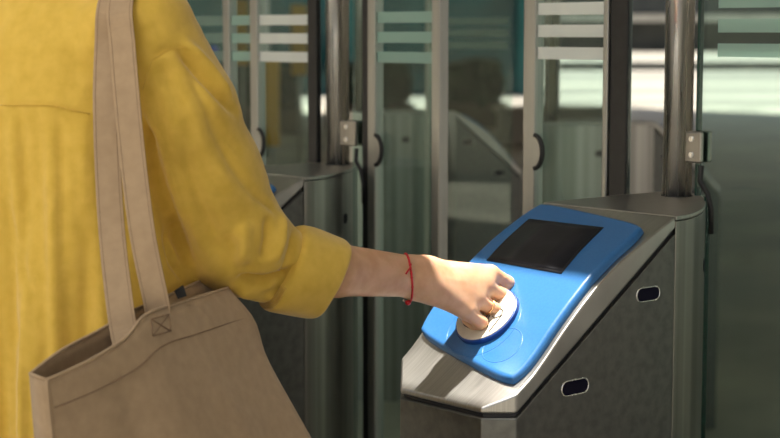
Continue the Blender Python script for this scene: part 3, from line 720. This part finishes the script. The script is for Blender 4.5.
X1 = Vector((1, -.25, 0)); X2 = Vector((1, -.1, 0))
pathR = [(at(160, 335, 2.015), X1), (at(157.5, 309, 2.005), X1), (at(143, 238, 2.015), X1), (at(134, 170, 2.035), X1), (near_surface(127, 100, 2.055, .010), X1), (near_surface(122.5, 45, 2.075, .009), X1), (near_surface(120, 5, 2.10, .009), X1)]
pathL = [(at(127, 345, 1.955), X2), (at(121, 314, 1.985), X2), (at(112.5, 240, 2.035), X2), (at(108, 170, 2.062), X2), (near_surface(106, 100, 2.075, .005), X2), (near_surface(107.5, 45, 2.095, .004), X2), (near_surface(110, 5, 2.12, .004), X2)]
topo = Vector(pathR[-1][0])
def over(p0, ofs):
    # follow the shoulder line over and down the front
    out = []
    rr0 = (p0 - PC).dot(PR)
    for f, z in ((-.045, 1.50), (0, 1.50), (.05, 1.50)):
        q = pl(rr0 - .022 - .3 * (f + .045), f, z); h = ST.ray_cast(q, Vector((0, 0, -1)))
        out.append((h[0] + Vector((0, 0, ofs)) if h[0] is not None else q, PR))
    for z in (1.25, 1.15, 1.05):
        q = pl(.10, .5, z); h = ST.ray_cast(q, -PF)
        out.append(((h[0] + PF * (ofs + .002)) if h[0] is not None else pl(rr0, .16, z), PR))
    return out
pathR += over(pathR[-1][0], .009) + [(at(212, 305, 2.20), PR)]
pathL += over(pathL[-1][0], .004) + [(at(196, 300, 2.22), PR)]
strap('strap', pathL, .033); strap('strap', pathR, .0335)
# black tab inside the rim
m = MB(); a = at(176, 286, 2.045); 
pts = [at(174, 291, 2.040), at(183, 285, 2.048), at(186.5, 296, 2.040), at(178, 299, 2.034)]
m.add([p + bo for p in pts] + [p + bo + Vector((0, .003, 0)) for p in pts], [(0, 1, 2, 3), (4, 5, 6, 7), (0, 1, 5, 4), (1, 2, 6, 5), (2, 3, 7, 6), (3, 0, 4, 7)]); tb = m.build('label_tab', M['tag'], bag)
tb['label'] = 'small black fabric tab inside the rim'

# ------------------------------------------------------------------ setting
def struct(o): o['kind'] = 'structure'; return o
M['floor'] = noisy('station_floor', (.22, .20, .16), (.40, .36, .29), (1, 1, 1), .9, .45, 0, .05, .002, 6, .06, .5, 'Object')
m = MB(); m.box(-60, 60, -30, 30, -.3, 0); struct(m.build('floor', M['floor']))
M['pave'] = noisy('sunlit_paving', (.07, .065, .055), (.26, .235, .19), (.12, 1, 1), .22, .7, 0, 0)
m = MB(); m.box(-160, 200, 30, 420, -.3, -.01); struct(m.build('ground', M['pave']))
M['wall'] = noisy('reflection_wall', (.45, .40, .33), (.60, .54, .45), (1, 1, 1), .6, .5)
m = MB(); m.box(-9.3, -9, -12, 26, 0, 4.6); struct(m.build('added_wall_left', M['wall']))  # unseen wall added to dim the reflections in the glass
# canopy roof added out of view as sun block, slot shaping the lit strip
M['gobo'] = noisy('gobo_panel', (.55, .54, .50), (.62, .60, .56), (1, 1, 1), 3, .7)
ZR = 3.2
SUN = Vector((-.05, .14, 1.0)).normalized()      # towards the sun
tgt = loc(-.268, .10, .90); k = (ZR - .90) / SUN.z; gp = tgt + SUN * k
gu = (gp - AO).dot(LV); gv = (gp - AO).dot(WV)
hu, hv = .090, .34
def gobobox(u0, u1, v0, v1):
    m = MB(); V = [loc(u, v, z) for z in (ZR, ZR + .05) for v in (v0, v1) for u in (u0, u1)]
    m.add(V, [(0, 1, 3, 2), (4, 6, 7, 5), (0, 4, 5, 1), (2, 3, 7, 6), (0, 2, 6, 4), (1, 5, 7, 3)]); return m
m = MB()
RB, RF, RR, RL = 2.1, 21, 9, 20
for a in ((gu - RB, gu - hu, gv - RR, gv + RL), (gu + hu, gu + RF, gv - RR, gv + RL), (gu - hu, gu + hu, gv - RR, gv - hv), (gu - hu, gu + hu, gv + hv, gv + RL)):
    t = gobobox(*a); m.add(t.v, t.f)
struct(m.build('gobo_canopy', M['gobo']))

# ------------------------------------------------------------------ far background
M['bldg'] = noisy('teal_cladding', (.010, .075, .070), (.020, .13, .12), (1, 1, 1), .5, .25)
M['bglass'] = noisy('teal_windows', (.004, .035, .035), (.01, .08, .08), (1, 1, 1), .6, .12)
M['conc'] = noisy('pale_concrete', (.42, .40, .35), (.52, .49, .43), (1, 1, 1), .5, .8)
M['darkwall'] = noisy('dark_facade', (.02, .025, .025), (.05, .055, .05), (1, 1, 1), .4, .5)
M['yellow'] = pmat('yellow_panel', (.65, .36, .02), .5)
M['redp'] = pmat('red_panel', (.55, .02, .02), .5)
M['bluep'] = pmat('blue_panel', (.02, .06, .6), .5)
M['hedge'] = noisy('hedge', (.01, .03, .012), (.03, .07, .03), (1, 1, 1), 3, .8)
b = empty('glass_building', (0, 36, 0)); tag(b, 'dark teal glazed building across the plaza behind the striped doors', 'building')
m = MB(); m.box(-12, 3.0, 0, 9, 0, 9); m.build('wall', M['bldg'], b)
for i in range(8):
    x = -11.6 + i * 1.82; m = MB(); m.box(x, x + 1.5, -.06, .02, .5, 3.4); m.build('window', M['bglass'], b); m = MB(); m.box(x + 1.56, x + 1.74, -.25, .02, 0, 8.8); m.build('pilaster', M['conc'] if i in (4, 6) else M['bldg'], b)
b2 = empty('dark_building', (14, 120, 0)); tag(b2, 'low dark building on the horizon at the right', 'building')
m = MB(); m.box(-20, 60, 0, 12, 0, 9); m.build('wall', M['darkwall'], b2)
m = MB(); m.box(-20, 60, -2.0, .1, 2.1, 2.6); m.build('eave', M['conc'], b2)
for i, (x0, x1, Y, z0, z1, mt, nm) in enumerate([(268, 276, 9, .2, 1.15, 'yellow', 'yellow'), (208, 216, 12, 1.12, 1.25, 'bluep', 'blue')]): pass
def bollard(px, Y, w, z1, mat, label, cat, name):
    p = at(px, 33, Y); o = empty(name, (p.x, Y, 0)); tag(o, label, cat)
    m = MB(); m.tube([(0, 0, 0), (0, 0, .1)], w * .9, 16); m.build('base', M['black'], o, True)
    m = MB(); m.tube([(0, 0, .08), (0, 0, z1 - .3)], w * .25, 12); m.build('pole', M['steel_stile'], o, True)
    m = MB(); m.box(-w, w, -.03, .03, z1 - .62, z1); m.build('panel', M[mat], o, bevel=.01)
bollard(272, 12, .05, 1.12, 'yellow', 'narrow yellow sign panel seen through the white striped door, lower than its stripes', 'sign', 'sign_stand')
bollard(299, 15, .07, 1.55, 'yellow', 'yellow sign panel seen behind the white stripes next to the middle post', 'sign', 'sign_stand')
bollard(242, 16, .06, 1.62, 'yellow', 'yellow sign panel behind the narrow teal striped door', 'sign', 'sign_stand')
bollard(366, 10, .02, 1.05, 'redp', 'thin red sign seen just right of the middle steel post', 'sign', 'sign_stand')
bollard(213, 8, .022, 1.24, 'bluep', 'small blue sign at the outline of the yellow shoulder', 'sign', 'sign_stand')
# low concrete kerb walls on the plaza, seen blurred
def wallet(x0, x1, Y, h, mat, label, name='low_wall', d=.5, cat='low wall'):
    a, c = at(x0, 33, Y).x, at(x1, 33, Y).x; o = empty(name, ((a + c) / 2, Y, 0)); tag(o, label, cat); w = (c - a) / 2
    m = MB(); m.box(-w, w, 0, d, -.02, h * .86); m.build('wall', M[mat], o, bevel=.01)
    m = MB(); m.box(-w - .05, w + .05, -.05, d + .05, h * .86, h); m.build('coping', M['conc'], o, bevel=.01)
wallet(500, 622, 20, .42, 'conc', 'low pale wall beyond the nose of the distant gate')
wallet(560, 1100, 60, .30, 'darkwall', 'farther long kerb crossing the bright plaza')

def planter(px0, px1, Y, label):
    a, c = at(px0, 33, Y).x, at(px1, 33, Y).x; w_ = (c - a) / 2; o = empty('hedge_planter', ((a + c) / 2, Y, 0)); tag(o, label, 'planter', 'planters before the teal building')
    m = MB(); m.box(-w_, w_, 0, .6, -.01, .34); m.build('trough', M['tro'], o, bevel=.02)
    V, F = field((-w_ - .1, -.1, .2), (w_ + .1, .7, 1.1), .05, lambda X, Y_, Z: np.maximum(np.maximum(np.abs(X) - w_ + .06, np.abs(Y_ - .3) - .26), np.abs(Z - .55) - .38) + .03 * np.sin(X * 9) * np.sin(Z * 11 + 1) + .02 * np.sin(X * 23 + Y_ * 17) + .015 * np.sin(Z * 31 + X * 5))
    meshobj('foliage', V, F, M['hedge'], o)
M['tro'] = noisy('brown_trough', (.12, .10, .075), (.18, .15, .11), (1, 1, 1), 2, .7)
planter(150, 300, 22, 'low hedge in a brown trough far behind the doors left of the middle post')
planter(325, 415, 22.6, 'low hedge in a brown trough seen through the green striped door')
planter(428, 508, 23.2, 'low hedge in a brown trough above the distant sloping gate')
# ------------------------------------------------------------------ light
w = bpy.data.worlds.new('world'); scene.world = w; w.use_nodes = True; nt = w.node_tree; bg = nt.nodes['Background']
tc = nt.nodes.new('ShaderNodeTexCoord'); sp = nt.nodes.new('ShaderNodeSeparateXYZ'); cr = nt.nodes.new('ShaderNodeValToRGB')
nt.links.new(tc.outputs['Generated'], sp.inputs[0]); nt.links.new(sp.outputs['Z'], cr.inputs[0]); nt.links.new(cr.outputs[0], bg.inputs[0])
cr.color_ramp.elements[0].position = 0; cr.color_ramp.elements[0].color = (.62, .60, .55, 1); cr.color_ramp.elements[1].position = .8; cr.color_ramp.elements[1].color = (.55, .70, .95, 1)
bg.inputs[1].default_value = .78
sd = bpy.data.lights.new('sun', 'SUN'); sd.energy = 17.5; sd.angle = math.radians(.53); sd.color = (1, .95, .86)
so = bpy.data.objects.new('sun', sd); col.objects.link(so); so.rotation_euler = SUN.to_track_quat('Z', 'Y').to_euler(); so.location = (0, 0, 8)
def fill_lamp(x, y, sx, sy, power, color=(1, .96, .9)):
    a = bpy.data.lights.new('fill_light', 'AREA'); a.shape = 'RECTANGLE'; a.size = sx; a.size_y = sy; a.energy = power; a.color = color
    o = bpy.data.objects.new('fill_light', a); col.objects.link(o); o.location = (x, y, ZR - .06)
fill_lamp(-1.3, 1.0, 1.2, 1.2, 30)  # soft overhead fill added, no such lamp known here

# ------------------------------------------------------------------ camera
cd = bpy.data.cameras.new('camera'); cam = bpy.data.objects.new('camera', cd); col.objects.link(cam); scene.camera = cam
cd.sensor_width = 36; cd.lens = 36 * FPX / 780; cam.location = CAM; cam.rotation_euler = (math.pi / 2 - TH, 0, 0)
cd.clip_end = 800; cd.dof.use_dof = True; cd.dof.focus_distance = 2.42; cd.dof.aperture_fstop = 5.6
scene.view_settings.view_transform = 'Standard'; scene.view_settings.look = 'None'; scene.view_settings.gamma = 1; scene.view_settings.exposure = 0.0
